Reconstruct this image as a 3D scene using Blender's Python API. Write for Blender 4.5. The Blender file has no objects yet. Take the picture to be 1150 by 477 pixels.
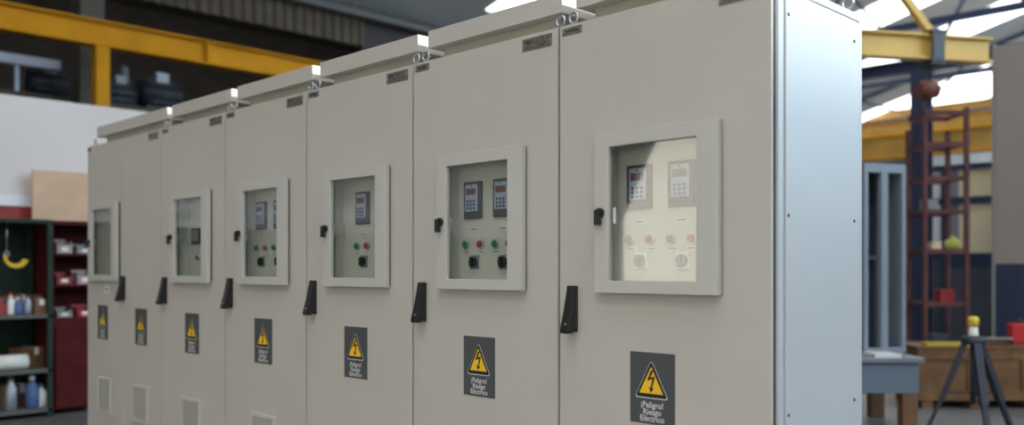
import bpy, bmesh, math, random
from mathutils import Vector, Matrix
random.seed(7)
C = bpy.context.scene.collection
PI = math.pi
EYE = 1.30
F_PX = 1010.0
PSI = math.radians(44.86)
RC, RS = math.cos(PSI), math.sin(PSI)

# ------------------------------------------------------------------ materials
MATS = {}
def mat(name, col, rough=0.6, metal=0.0, var=0.0, vscale=6.0, bump=0.0, bscale=120.0, coat=0.0, emit=None, spec=0.5):
    m = bpy.data.materials.new(name); m.use_nodes = True
    nt = m.node_tree; b = nt.nodes['Principled BSDF']
    b.inputs['Base Color'].default_value = (*col, 1)
    b.inputs['Roughness'].default_value = rough
    b.inputs['Metallic'].default_value = metal
    b.inputs['Specular IOR Level'].default_value = spec
    b.inputs['Coat Weight'].default_value = coat; b.inputs['Coat Roughness'].default_value = 0.42
    tc = nt.nodes.new('ShaderNodeTexCoord')
    if var > 0:
        n = nt.nodes.new('ShaderNodeTexNoise'); n.inputs['Scale'].default_value = vscale
        n.inputs['Detail'].default_value = 6
        nt.links.new(tc.outputs['Object'], n.inputs['Vector'])
        r = nt.nodes.new('ShaderNodeMapRange')
        r.inputs['From Min'].default_value = 0.3; r.inputs['From Max'].default_value = 0.7
        r.inputs['To Min'].default_value = 1 - var; r.inputs['To Max'].default_value = 1 + var
        nt.links.new(n.outputs['Fac'], r.inputs['Value'])
        mx = nt.nodes.new('ShaderNodeVectorMath'); mx.operation = 'SCALE'
        mx.inputs[0].default_value = col
        nt.links.new(r.outputs['Result'], mx.inputs['Scale'])
        nt.links.new(mx.outputs['Vector'], b.inputs['Base Color'])
    if bump > 0:
        n = nt.nodes.new('ShaderNodeTexNoise'); n.inputs['Scale'].default_value = bscale
        n.inputs['Detail'].default_value = 2
        nt.links.new(tc.outputs['Object'], n.inputs['Vector'])
        bp = nt.nodes.new('ShaderNodeBump'); bp.inputs['Strength'].default_value = bump
        bp.inputs['Distance'].default_value = 0.002
        nt.links.new(n.outputs['Fac'], bp.inputs['Height'])
        nt.links.new(bp.outputs['Normal'], b.inputs['Normal'])
    if emit:
        b.inputs['Emission Color'].default_value = (*emit[0], 1)
        b.inputs['Emission Strength'].default_value = emit[1]
    MATS[name] = m
    return m

def glass_mat(name, tint=(0.93, 0.95, 0.94), rough=0.015, ior=1.5):
    m = bpy.data.materials.new(name); m.use_nodes = True
    nt = m.node_tree
    for n in list(nt.nodes): nt.nodes.remove(n)
    out = nt.nodes.new('ShaderNodeOutputMaterial')
    mx = nt.nodes.new('ShaderNodeMixShader')
    tr = nt.nodes.new('ShaderNodeBsdfTransparent'); tr.inputs['Color'].default_value = (*tint, 1)
    gl = nt.nodes.new('ShaderNodeBsdfGlossy'); gl.inputs['Roughness'].default_value = rough
    lw = nt.nodes.new('ShaderNodeLayerWeight'); lw.inputs['Blend'].default_value = 0.5
    pw = nt.nodes.new('ShaderNodeMath'); pw.operation = 'POWER'; pw.inputs[1].default_value = 4.0
    ma = nt.nodes.new('ShaderNodeMath'); ma.operation = 'MULTIPLY_ADD'; ma.inputs[1].default_value = 0.9; ma.inputs[2].default_value = 0.042
    nt.links.new(lw.outputs['Facing'], pw.inputs[0]); nt.links.new(pw.outputs[0], ma.inputs[0])
    nt.links.new(ma.outputs[0], mx.inputs[0]); nt.links.new(tr.outputs[0], mx.inputs[1])
    nt.links.new(gl.outputs[0], mx.inputs[2]); nt.links.new(mx.outputs[0], out.inputs['Surface'])
    MATS[name] = m
    return m

PAINT = mat('light grey powder coat', (0.56, 0.525, 0.47), 0.5, var=0.025, vscale=3, bump=0.25, bscale=420)
NECK = mat('beige primer', (0.47, 0.435, 0.345), 0.7)
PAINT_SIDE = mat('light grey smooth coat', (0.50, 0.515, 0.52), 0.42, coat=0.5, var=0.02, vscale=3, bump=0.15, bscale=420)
WFRAME = mat('window frame enamel', (0.565, 0.55, 0.51), 0.45, bump=0.1, bscale=300)
PANEL = mat('cream instrument panel', (0.62, 0.60, 0.52), 0.5)
DARKGAP = mat('rubber seal', (0.03, 0.032, 0.04), 0.8)
BLACK = mat('black plastic', (0.012, 0.012, 0.013), 0.42)
BLACK2 = mat('charcoal plastic', (0.045, 0.045, 0.05), 0.5)
STEEL = mat('zinc plated steel', (0.55, 0.57, 0.6), 0.28, 0.9)
PLATE = mat('engraved metal tag', (0.27, 0.25, 0.21), 0.38, 0.7, var=0.35, vscale=60)
ENGR = mat('engraved lettering', (0.04, 0.037, 0.03), 0.6)
SIGN = mat('dark grey sticker vinyl', (0.075, 0.08, 0.085), 0.5)
WHITE = mat('white print', (0.72, 0.72, 0.70), 0.5)
YELLOW = mat('warning yellow print', (0.95, 0.58, 0.02), 0.5)
BLACKP = mat('black print', (0.01, 0.01, 0.01), 0.5)
KEYFACE = mat('pale blue keypad face', (0.38, 0.44, 0.58), 0.4)
LCD = mat('dark red display', (0.12, 0.028, 0.03), 0.3)
LCDB = mat('dark blue display', (0.02, 0.03, 0.07), 0.3)
KEYC = mat('dark blue key', (0.05, 0.07, 0.14), 0.5)
GREEN = mat('green button cap', (0.02, 0.22, 0.09), 0.35)
RED = mat('red button cap', (0.42, 0.03, 0.03), 0.35)
GREYP = mat('grey plastic', (0.25, 0.25, 0.25), 0.5)
GLASS = glass_mat('window glazing')
DUSTY = mat('white label', (0.75, 0.74, 0.69), 0.6)

YBEAM = mat('crane yellow paint', (0.62, 0.27, 0.006), 0.7, spec=0.2, var=0.12, vscale=2)
YBEAM2 = mat('pale crane yellow paint', (0.66, 0.40, 0.07), 0.5, var=0.1, vscale=2)
NAVY = mat('navy steel paint', (0.02, 0.035, 0.085), 0.5, var=0.15, vscale=2)
BROWN = mat('brown cladding', (0.115, 0.085, 0.058), 0.8, var=0.2, vscale=3)
DARKB = mat('shade dark wall', (0.02, 0.017, 0.016), 0.9, var=0.3, vscale=2)  # near-black colour stands in for the low light of the left bay
OFFW = mat('off white panel', (0.72, 0.65, 0.62), 0.7, var=0.05, vscale=1)
WTRIM = mat('white trim', (0.8, 0.8, 0.83), 0.6)
REDP = mat('red paint', (0.33, 0.03, 0.03), 0.55, var=0.2, vscale=4)
DRED = mat('dark red paint', (0.07, 0.006, 0.006), 0.7, spec=0.2, var=0.3, vscale=6)
RUST = mat('red oxide steel', (0.11, 0.035, 0.035), 0.7, var=0.3, vscale=8)
PLY = mat('plywood', (0.62, 0.42, 0.28), 0.7, var=0.1, vscale=5)
GREENP = mat('dark green enamel', (0.022, 0.04, 0.03), 0.7, spec=0.2, var=0.2, vscale=3)
CARD = mat('cardboard', (0.17, 0.085, 0.04), 0.85, var=0.15, vscale=8)
CRATEW = mat('crate timber', (0.17, 0.085, 0.035), 0.8, var=0.3, vscale=6)
FLOORM = mat('workshop concrete', (0.13, 0.125, 0.12), 0.6, var=0.35, vscale=0.8, bump=0.3, bscale=30)
ROOFM = mat('grey roof sheeting', (0.50, 0.50, 0.49), 0.7, var=0.1, vscale=1.2)
ROOFD = mat('shade dark roof sheeting', (0.06, 0.055, 0.045), 0.8, var=0.2, vscale=1.2)  # darkened roof colour, stands in for shade in the left bay
CONC = mat('beige concrete', (0.10, 0.083, 0.068), 0.85, var=0.1, vscale=3)
SKYL = mat('translucent daylight sheet', (0.8, 0.8, 0.8), 0.6, emit=((0.88, 0.94, 1.0), 1.9))
SKYW = mat('daylight window glazing', (0.8, 0.8, 0.8), 0.6, emit=((0.52, 0.78, 1.0), 5.7))
GREYF = mat('blue grey frame paint', (0.22, 0.25, 0.29), 0.5)
GREYD = mat('dark blue grey board', (0.06, 0.07, 0.09), 0.6, var=0.1, vscale=3)
BENCH = mat('bench blue grey', (0.14, 0.18, 0.23), 0.5)
TAUPE = mat('taupe wall panel', (0.30, 0.265, 0.245), 0.7, var=0.04, vscale=1)
BLIND = mat('beige blind', (0.72, 0.60, 0.38), 0.7)
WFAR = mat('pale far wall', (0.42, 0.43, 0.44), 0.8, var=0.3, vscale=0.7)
ALU = mat('dull metal', (0.32, 0.34, 0.38), 0.4, 0.6)
TRIP = mat('dark grey metal', (0.035, 0.04, 0.055), 0.45, 0.3)
BLUEP = mat('blue plastic', (0.06, 0.12, 0.28), 0.5)
LIME = mat('yellow green plastic', (0.55, 0.6, 0.12), 0.5)
ORANGE = mat('orange red hook paint', (0.14, 0.04, 0.028), 0.5)

# ------------------------------------------------------------------ mesh helpers
def box(bm, x0, x1, y0, y1, z0, z1, mi=0, M=None):
    v = [bm.verts.new((x, y, z)) for x in (x0, x1) for y in (y0, y1) for z in (z0, z1)]
    if M is not None:
        for a in v: a.co = M @ a.co
    for idx in ((0, 1, 3, 2), (4, 6, 7, 5), (0, 4, 5, 1), (2, 3, 7, 6), (0, 2, 6, 4), (1, 5, 7, 3)):
        f = bm.faces.new([v[i] for i in idx]); f.material_index = mi
    return v

def prism(bm, pts, y0, y1, mi=0):
    """pts: (x, z) outline, extruded from y0 to y1"""
    a = [bm.verts.new((p[0], y0, p[1])) for p in pts]
    b = [bm.verts.new((p[0], y1, p[1])) for p in pts]
    n = len(pts)
    bm.faces.new(a).material_index = mi
    bm.faces.new(list(reversed(b))).material_index = mi
    for i in range(n):
        bm.faces.new((a[i], b[i], b[(i + 1) % n], a[(i + 1) % n])).material_index = mi

def ring_slab(bm, o, h, y0, y1, mi=0):
    """rectangular slab o=(x0,x1,z0,z1) with rectangular hole h"""
    def q(r, y): return [bm.verts.new((x, y, z)) for x, z in ((r[0], r[2]), (r[1], r[2]), (r[1], r[3]), (r[0], r[3]))]
    of, ob, hf, hb = q(o, y0), q(o, y1), q(h, y0), q(h, y1)
    for i in range(4):
        j = (i + 1) % 4
        for f in ((of[i], of[j], hf[j], hf[i]), (ob[j], ob[i], hb[i], hb[j]), (of[j], of[i], ob[i], ob[j]), (hf[i], hf[j], hb[j], hb[i])):
            bm.faces.new(f).material_index = mi

def tube(bm, p, q, r, n=10, r2=None, mi=0, cap=True):
    p = Vector(p); q = Vector(q); d = (q - p).normalized()
    a = d.orthogonal().normalized(); b = d.cross(a)
    r2 = r if r2 is None else r2
    A = [bm.verts.new(p + (a * math.cos(2 * PI * i / n) + b * math.sin(2 * PI * i / n)) * r) for i in range(n)]
    B = [bm.verts.new(q + (a * math.cos(2 * PI * i / n) + b * math.sin(2 * PI * i / n)) * r2) for i in range(n)]
    for i in range(n):
        f = bm.faces.new((A[i], A[(i + 1) % n], B[(i + 1) % n], B[i])); f.material_index = mi; f.smooth = True
    if cap:
        bm.faces.new(list(reversed(A))).material_index = mi
        bm.faces.new(B).material_index = mi

def bar(bm, p, q, w, h, mi=0):
    """square bar from p to q, w wide, h high"""
    p = Vector(p); q = Vector(q); d = (q - p).normalized()
    up = Vector((0, 0, 1)) if abs(d.z) < 0.95 else Vector((0, 1, 0))
    a = d.cross(up).normalized(); b = a.cross(d)
    P = [bm.verts.new(e + a * (sx * w / 2) + b * (sz * h / 2)) for e in (p, q) for sx, sz in ((-1, -1), (1, -1), (1, 1), (-1, 1))]
    for idx in ((3, 2, 1, 0), (4, 5, 6, 7), (0, 1, 5, 4), (1, 2, 6, 5), (2, 3, 7, 6), (3, 0, 4, 7)):
        bm.faces.new([P[i] for i in idx]).material_index = mi

def torus(bm, c, R, r, ax='Y', n=20, m=8, a0=0, a1=2 * PI):
    closed = abs(a1 - a0 - 2 * PI) < 1e-6
    rings = []
    for i in range(n if closed else n + 1):
        t = a0 + (a1 - a0) * i / n
        rg = []
        for j in range(m):
            s = 2 * PI * j / m
            rr = R + r * math.cos(s); w = r * math.sin(s)
            x, z = rr * math.cos(t), rr * math.sin(t)
            co = (x, w, z) if ax == 'Y' else (w, x, z)
            rg.append(bm.verts.new(Vector(c) + Vector(co)))
        rings.append(rg)
    k = len(rings)
    for i in range(k if closed else k - 1):
        for j in range(m):
            f = bm.faces.new((rings[i][j], rings[(i + 1) % k][j], rings[(i + 1) % k][(j + 1) % m], rings[i][(j + 1) % m]))
            f.smooth = True

def lathe(bm, prof, c=(0, 0, 0), n=20, mi=0):
    """prof: (r, z) from bottom to top about vertical axis"""
    R = []
    for r, z in prof:
        R.append([bm.verts.new((c[0] + r * math.cos(2 * PI * i / n), c[1] + r * math.sin(2 * PI * i / n), c[2] + z)) for i in range(n)])
    for a, b in zip(R, R[1:]):
        for i in range(n):
            f = bm.faces.new((a[i], a[(i + 1) % n], b[(i + 1) % n], b[i])); f.smooth = True; f.material_index = mi
    bm.faces.new(list(reversed(R[0]))); bm.faces.new(R[-1])

def ibeam(bm, p, q, w, h, tf=0.02, tw=0.015):
    p = Vector(p); q = Vector(q)
    bar(bm, p + Vector((0, 0, h / 2 - tf / 2)), q + Vector((0, 0, h / 2 - tf / 2)), w, tf)
    bar(bm, p - Vector((0, 0, h / 2 - tf / 2)), q - Vector((0, 0, h / 2 - tf / 2)), w, tf)
    bar(bm, p, q, tw, h - 2 * tf + 0.004)

def obj(name, bm, m, parent=None, bevel=0.0, seg=2, loc=None):
    me = bpy.data.meshes.new(name)
    bmesh.ops.recalc_face_normals(bm, faces=bm.faces)
    bm.to_mesh(me); bm.free()
    for k in (m if isinstance(m, (list, tuple)) else [m]): me.materials.append(k)
    o = bpy.data.objects.new(name, me); C.objects.link(o)
    if parent is not None: o.parent = parent
    if loc is not None: o.location = loc
    if bevel > 0:
        b = o.modifiers.new('bevel', 'BEVEL'); b.width = bevel; b.segments = seg; b.limit_method = 'ANGLE'
        b.angle_limit = math.radians(40)
    return o

def thing(name, label, cat, loc=(0, 0, 0), rotz=0, group=None):
    o = bpy.data.objects.new(name, None); C.objects.link(o); o.empty_display_size = 0.1
    o.location = loc; o.rotation_euler = (0, 0, rotz)
    o['label'] = label; o['category'] = cat
    if group: o['group'] = group
    return o
def tag(o, label, cat, group=None):
    o['label'] = label; o['category'] = cat
    if group: o['group'] = group
    return o
def struct(name, bm, m, bevel=0):
    o = obj(name, bm, m, None, bevel); o['kind'] = 'structure'; return o
def B(): return bmesh.new()
def at(px, z_dist):
    """ground position of what stands in photo column px at distance z_dist along the view axis"""
    X = (px - 575) / F_PX * z_dist
    return (X * RC - z_dist * RS, X * RS + z_dist * RC)
def hz(py, z_dist): return EYE + (302 - py) / F_PX * z_dist

def text_mesh(name, body, size, m, parent, loc, bold=0.0, align='CENTER'):
    cu = bpy.data.curves.new(name, 'FONT'); cu.body = body; cu.size = size
    cu.align_x = align; cu.align_y = 'CENTER'; cu.offset = bold; cu.resolution_u = 3
    t = bpy.data.objects.new(name, cu); C.objects.link(t)
    bpy.context.view_layer.update()
    me = bpy.data.meshes.new_from_object(t.evaluated_get(bpy.context.evaluated_depsgraph_get()))
    C.objects.unlink(t); bpy.data.objects.remove(t)
    me.name = name; me.materials.clear(); me.materials.append(m)
    bm = bmesh.new(); bm.from_mesh(me)
    bmesh.ops.rotate(bm, verts=bm.verts, cent=(0, 0, 0), matrix=Matrix.Rotation(PI / 2, 3, 'X'))
    bm.to_mesh(me); bm.free()
    o = bpy.data.objects.new(name, me); C.objects.link(o); o.parent = parent; o.location = loc
    return o

# ------------------------------------------------------------------ electrical cabinets
YF = 2.320          # face of the doors
TOP = 2.136         # top of the doors
BOT = 0.10

def rounded_tri(cx, cz, w, h, r, n=5):
    V = [Vector((cx - w / 2, cz - h / 2)), Vector((cx + w / 2, cz - h / 2)), Vector((cx, cz + h / 2))]
    cen = sum(V, Vector((0, 0))) / 3
    pts = []
    for i in range(3):
        p, a, b = V[i], V[i - 1], V[(i + 1) % 3]
        u, v = (a - p).normalized(), (b - p).normalized()
        half = u.angle(v) / 2
        d = r / math.tan(half); c = p + (u + v).normalized() * (r / math.sin(half))
        s = p + u * d; e = p + v * d
        a0 = math.atan2(*(s - c).yx); a1 = math.atan2(*(e - c).yx)
        while a1 < a0: a1 += 2 * PI
        if a1 - a0 > PI: a1 -= 2 * PI
        for k in range(n + 1):
            t = a0 + (a1 - a0) * k / n
            pts.append((c.x + r * math.cos(t), c.y + r * math.sin(t)))
    return pts

def warning_sign(parent, x0, ztop, w=0.172, h=0.226):
    y = YF
    bm = B(); box(bm, x0, x0 + w, y - 0.0014, y + 0.0004, ztop - h, ztop)
    s = obj('warning_sign', bm, SIGN, parent)
    cx, cz = x0 + w * 0.485, ztop - h * 0.37
    bm = B(); prism(bm, rounded_tri(cx, cz, w * 0.76, h * 0.545, 0.007), y - 0.0020, y - 0.0012)
    obj('triangle_outline', bm, WHITE, s)
    bm = B(); prism(bm, rounded_tri(cx, cz, w * 0.715, h * 0.515, 0.0055), y - 0.0026, y - 0.0018)
    obj('triangle_border', bm, BLACKP, s)
    bm = B(); prism(bm, rounded_tri(cx, cz - 0.0035, w * 0.535, h * 0.375, 0.0015), y - 0.0032, y - 0.0024)
    obj('triangle_field', bm, YELLOW, s)
    k = h * 0.36
    bolt = [(0.10, 0.42), (-0.05, 0.42), (-0.20, -0.02), (0.02, 0.07), (-0.06, -0.27), (-0.16, -0.24), (-0.06, -0.50), (0.12, -0.30), (0.03, -0.29), (0.19, 0.24), (-0.03, 0.16)]
    bolt = [(0.10, 0.42), (-0.02, 0.42), (-0.20, 0.00), (0.05, 0.08), (-0.03, -0.26), (-0.11, -0.23), (-0.03, -0.46), (0.12, -0.29), (0.04, -0.27), (0.18, 0.20), (-0.04, 0.13)]
    bm = B(); prism(bm, [(cx + 0.001 + a * k, cz - 0.006 + b * k) for a, b in bolt], y - 0.0038, y - 0.0030)
    obj('lightning_bolt', bm, BLACKP, s)
    for i, (t, dz) in enumerate((('\u00a1Peligro!', 0.735), ('Riesgo', 0.832), ('El\u00e9ctrico', 0.925))):
        text_mesh('lettering', t, 0.0265, WHITE, s, (x0 + w * (0.50, 0.50, 0.50)[i], y - 0.0019, ztop - h * dz), bold=0.0004)
    return s

def name_tag(parent, x0, x1, z0, z1, big):
    bm = B(); box(bm, x0, x1, YF - 0.0022, YF + 0.0004, z0, z1)
    p = obj('name_plate', bm, PLATE, parent)
    bm = B(); w = x1 - x0; h = z1 - z0
    if big:
        for r in range(5):
            x = x0 + w * 0.10; zz = z1 - h * (0.18 + 0.16 * r)
            while x < x1 - w * 0.14:
                l = w * random.uniform(0.05, 0.16)
                if r == 1 and x < x0 + w * 0.35: l = w * 0.24; hh = h * 0.14
                else: hh = h * 0.045
                if x + l > x1 - w * 0.06: break
                box(bm, x, x + l, YF - 0.0027, YF - 0.0020, zz - hh / 2, zz + hh / 2); x += l + w * 0.05
    else:
        x = x0 + w * 0.16
        while x < x1 - w * 0.2:
            l = w * random.uniform(0.035, 0.075)
            box(bm, x, x + l, YF - 0.0027, YF - 0.0020, z0 + h * 0.34, z0 + h * 0.66); x += l + w * 0.022
    obj('engraving', bm, ENGR, p)
    for sx in (x0 + 0.006, x1 - 0.006):
        bm = B(); tube(bm, (sx, YF - 0.0034, (z0 + z1) / 2), (sx, YF - 0.001, (z0 + z1) / 2), 0.0024, 8)
        obj('rivet', bm, STEEL, p)

def door_handle(parent, xs, zt):
    x0, x1 = xs + 0.052, xs + 0.092
    bm = B(); box(bm, x0 + 0.004, x1 - 0.004, YF - 0.010, YF + 0.0005, zt - 0.156, zt)
    h = obj('door_handle', bm, BLACK, parent, 0.003)
    # lever: wedge that stands out further at the bottom, thinner at the top
    bm = B()
    prof = [(0.010, zt + 0.001), (0.020, zt + 0.001), (0.026, zt - 0.03), (0.040, zt - 0.09), (0.058, zt - 0.150), (0.055, zt - 0.160), (0.030, zt - 0.160), (0.022, zt - 0.148), (0.010, zt - 0.145)]
    a = [bm.verts.new((x0 + 0.002, YF - d, z)) for d, z in prof]; b = [bm.verts.new((x1, YF - d, z)) for d, z in prof]
    n = len(prof); bm.faces.new(a); bm.faces.new(list(reversed(b)))
    for i in range(n): bm.faces.new((a[i], b[i], b[(i + 1) % n], a[(i + 1) % n]))
    obj('lever', bm, BLACK, h, 0.003)
    bm = B(); zc = zt - 0.128
    tube(bm, ((x0 + x1) / 2 + 0.004, YF - 0.0545, zc), ((x0 + x1) / 2 + 0.004, YF - 0.030, zc), 0.0028, 12)
    obj('key_lock', bm, STEEL, h)

def vent(parent, x0, x1, zt, zb):
    bm = B(); ring_slab(bm, (x0, x1, zb, zt), (x0 + 0.022, x1 - 0.022, zb + 0.022, zt - 0.022), YF - 0.016, YF + 0.0006)
    v = obj('vent_grille', bm, WFRAME, parent, 0.004)
    bm = B(); n = 15; hh = (zt - zb - 0.048) / n
    for i in range(n):
        z = zb + 0.024 + i * hh
        A = [bm.verts.new((x, y, zz)) for x in (x0 + 0.021, x1 - 0.021) for y, zz in ((YF - 0.014, z), (YF - 0.014, z + 0.003), (YF - 0.004, z + hh * 0.72), (YF - 0.003, z + hh * 0.6))]
        bm.faces.new(A[:4]); bm.faces.new(list(reversed(A[4:])))
        for k in range(4): bm.faces.new((A[k], A[4 + k], A[4 + (k + 1) % 4], A[(k + 1) % 4]))
    obj('louvre_slats', bm, WFRAME, v)
    bm = B(); box(bm, x0 + 0.02, x1 - 0.02, YF - 0.0015, YF + 0.0005, zb + 0.02, zt - 0.02); obj('dark_backing', bm, GREYP, v)  # dark sheet added behind the slats for the shade between them

YP = 2.380          # instrument panel plane inside the recess
def keypad(parent, x0, z1, blue=False, w=0.098, h=0.145):
    bm = B(); box(bm, x0, x0 + w, YP - 0.012, YP + 0.001, z1 - h, z1)
    k = obj('drive_keypad', bm, BLACK2, parent, 0.003)
    fx0, fx1 = x0 + w * 0.15, x0 + w * 0.85
    bm = B(); box(bm, fx0, fx1, YP - 0.018, YP - 0.011, z1 - h * 0.80, z1 - h * 0.08)
    f = obj('keypad_face', bm, KEYFACE, k, 0.003)
    bm = B(); box(bm, fx0 + 0.008, fx1 - 0.008, YP - 0.0195, YP - 0.017, z1 - h * 0.36, z1 - h * 0.19)
    obj('display_screen', bm, LCDB if blue else LCD, k)
    bm = B(); tube(bm, (x0 + w / 2, YP - 0.0185, z1 - h * 0.125), (x0 + w / 2, YP - 0.017, z1 - h * 0.125), 0.004, 8); obj('status_lamp', bm, BLACK2, k)
    for r in range(3):
        for c in range(3):
            cx = fx0 + (fx1 - fx0) * (0.24 + 0.26 * c); cz = z1 - h * (0.53 + 0.095 * r)
            bm = B(); tube(bm, (cx, YP - 0.0205, cz), (cx, YP - 0.017, cz), 0.0056, 10); obj('key', bm, KEYC, k)
    return k

def button(parent, x, z, m):
    bm = B(); tube(bm, (x, YP - 0.010, z), (x, YP + 0.001, z), 0.0175, 18); 
    o = obj('push_button', bm, STEEL if m is not BLACK else BLACK2, parent, 0.002)
    bm = B(); tube(bm, (x, YP - 0.017, z), (x, YP - 0.009, z), 0.0125, 18, r2=0.0135); obj('button_cap', bm, m, o, 0.002)

def rotary(parent, x, z, pale=False):
    bm = B(); box(bm, x - 0.025, x + 0.025, YP - 0.006, YP + 0.001, z - 0.027, z + 0.027)
    o = obj('rotary_switch', bm, DUSTY if pale else GREYP, parent, 0.003)
    bm = B(); tube(bm, (x, YP - 0.018, z), (x, YP - 0.004, z), 0.020, 20, r2=0.021); 
    box(bm, x - 0.006, x + 0.006, YP - 0.028, YP - 0.014, z - 0.019, z + 0.019)
    obj('knob', bm, GREYP if pale else BLACK, o, 0.002)

def small_label(parent, x, z, w=0.03, h=0.011, m=None):
    bm = B(); box(bm, x - w / 2, x + w / 2, YP - 0.003, YP + 0.001, z - h / 2, z + h / 2)
    o = obj('control_label', bm, m or DUSTY, parent)
    bm = B(); xx = x - w * 0.36
    while xx < x + w * 0.32:
        l = w * random.uniform(0.06, 0.14); box(bm, xx, xx + l, YP - 0.0036, YP - 0.0028, z - h * 0.2, z + h * 0.2); xx += l + w * 0.05
    obj('label_print', bm, ENGR, o)

def inspection_window(parent, xd, kit):
    """glazed hinged frame over a shallow instrument recess; xd is the left edge of its door"""
    o = (xd + 0.184, xd + 0.652, 1.222, 1.742); h = (xd + 0.245, xd + 0.578, 1.262, 1.696)
    hx0, hx1, hz0, hz1 = h[0] - 0.030, h[1] + 0.030, h[2] - 0.020, h[3] + 0.022
    bm = B(); ring_slab(bm, o, h, 2.286, 2.310)
    w = obj('inspection_window', bm, WFRAME, parent, 0.003)
    bm = B(); ring_slab(bm, (o[0] + 0.012, o[1] - 0.010, o[2] + 0.012, o[3] - 0.012), (h[0] - 0.012, h[1] + 0.012, h[2] - 0.012, h[3] + 0.012), 2.309, YF + 0.0008)
    obj('window_seal', bm, DARKGAP, w)
    bm = B(); box(bm, h[0] - 0.006, h[1] + 0.006, 2.296, 2.299, h[2] - 0.006, h[3] + 0.006)
    obj('glass_pane', bm, GLASS, w)
    lx, lz = o[0] + 0.030, 1.473
    bm = B(); tube(bm, (lx, 2.272, lz + 0.010), (lx, 2.287, lz + 0.010), 0.016, 16)
    box(bm, lx - 0.011, lx + 0.011, 2.262, 2.274, lz - 0.030, lz + 0.020)
    obj('latch', bm, BLACK, w, 0.002)
    bm = B(); box(bm, lx + 0.040, lx + 0.052, 2.300, 2.316, lz - 0.026, lz + 0.026)
    obj('latch_hook', bm, STEEL, w)
    for z in (1.30, 1.48, 1.66):
        bm = B(); tube(bm, (o[1] - 0.016, 2.314, z - 0.025), (o[1] - 0.016, 2.314, z + 0.025), 0.005, 8); obj('hinge', bm, STEEL, w)
    # recess tray behind the door
    bm = B(); t = 0.003
    ring_slab(bm, (hx0 - t, hx1 + t, hz0 - t, hz1 + t), (hx0, hx1, hz0, hz1), YF + 0.019, YP + 0.004)
    obj('instrument_recess', bm, WFRAME, parent)
    bm = B(); box(bm, hx0 - t, hx1 + t, YP, YP + 0.004, hz0 - t, hz1 + t)
    p = obj('instrument_panel', bm, PANEL, parent)
    kit(parent, xd)
    return (hx0, hx1, hz0, hz1)

def kit_double(pale):
    def k(p, xd):
        keypad(p, xd + 0.255, 1.640); keypad(p, xd + 0.419, 1.641)
        for i, m in enumerate((GREEN, RED, GREEN, RED)):
            button(p, xd + (0.262, 0.345, 0.427, 0.505)[i], 1.396, m)
            small_label(p, xd + (0.268, 0.351, 0.430, 0.505)[i], 1.366, 0.044, 0.010)
        for x in (0.308, 0.470): rotary(p, xd + x, 1.327, pale); small_label(p, xd + x - 0.005, 1.455, 0.046, 0.012)
    return k
def kit_single(p, xd):
    keypad(p, xd + 0.322, 1.645)
    button(p, xd + 0.328, 1.403, GREEN); button(p, xd + 0.402, 1.403, RED); rotary(p, xd + 0.375, 1.334)
    small_label(p, xd + 0.372, 1.456, 0.036, 0.012); small_label(p, xd + 0.332, 1.370, 0.034, 0.012); small_label(p, xd + 0.402, 1.372, 0.02, 0.012)
def kit_third(p, xd):
    keypad(p, xd + 0.234, 1.647, True, h=0.144); keypad(p, xd + 0.408, 1.647, True)
    button(p, xd + 0.240, 1.409, GREEN); button(p, xd + 0.324, 1.409, RED); button(p, xd + 0.408, 1.409, GREEN)
    rotary(p, xd + 0.285, 1.338); rotary(p, xd + 0.452, 1.338)
    small_label(p, xd + 0.285, 1.47, 0.04, 0.011); small_label(p, xd + 0.245, 1.375, 0.04, 0.010); small_label(p, xd + 0.33, 1.375, 0.04, 0.010)
def kit_meter(p, xd):
    bm = B(); x0 = xd + 0.297
    box(bm, x0, x0 + 0.098, YP - 0.014, YP + 0.001, 1.443, 1.534); o = obj('panel_meter', bm, BLACK2, p, 0.003)
    bm = B(); box(bm, x0 + 0.012, x0 + 0.086, YP - 0.0155, YP - 0.013, 1.458, 1.522); obj('meter_face', bm, GREYP, o)
    button(p, xd + 0.368, 1.366, RED)
def kit_entry(p, xd):
    bm = B(); x0 = xd + 0.452
    box(bm, x0, x0 + 0.05, YP - 0.014, YP + 0.001, 1.42, 1.50); o = obj('panel_meter', bm, BLACK2, p, 0.003)
    bm = B(); box(bm, x0 + 0.008, x0 + 0.042, YP - 0.0155, YP - 0.013, 1.45, 1.49); obj('meter_face', bm, KEYFACE, o)

SE = [-6.42, -5.865, -5.258, -4.467, -3.674, -2.880, -2.080, -1.269]
D = 0.585
GAP = 0.0055

def door(root, x0, x1, hole=None):
    bm = B()
    o = (x0 + GAP, x1 - GAP, BOT + 0.01, TOP)
    if hole: ring_slab(bm, o, hole, YF, YF + 0.020)
    else: box(bm, o[0], o[1], YF, YF + 0.020, o[2], o[3])
    return obj('door', bm, PAINT, root, 0.002)

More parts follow.
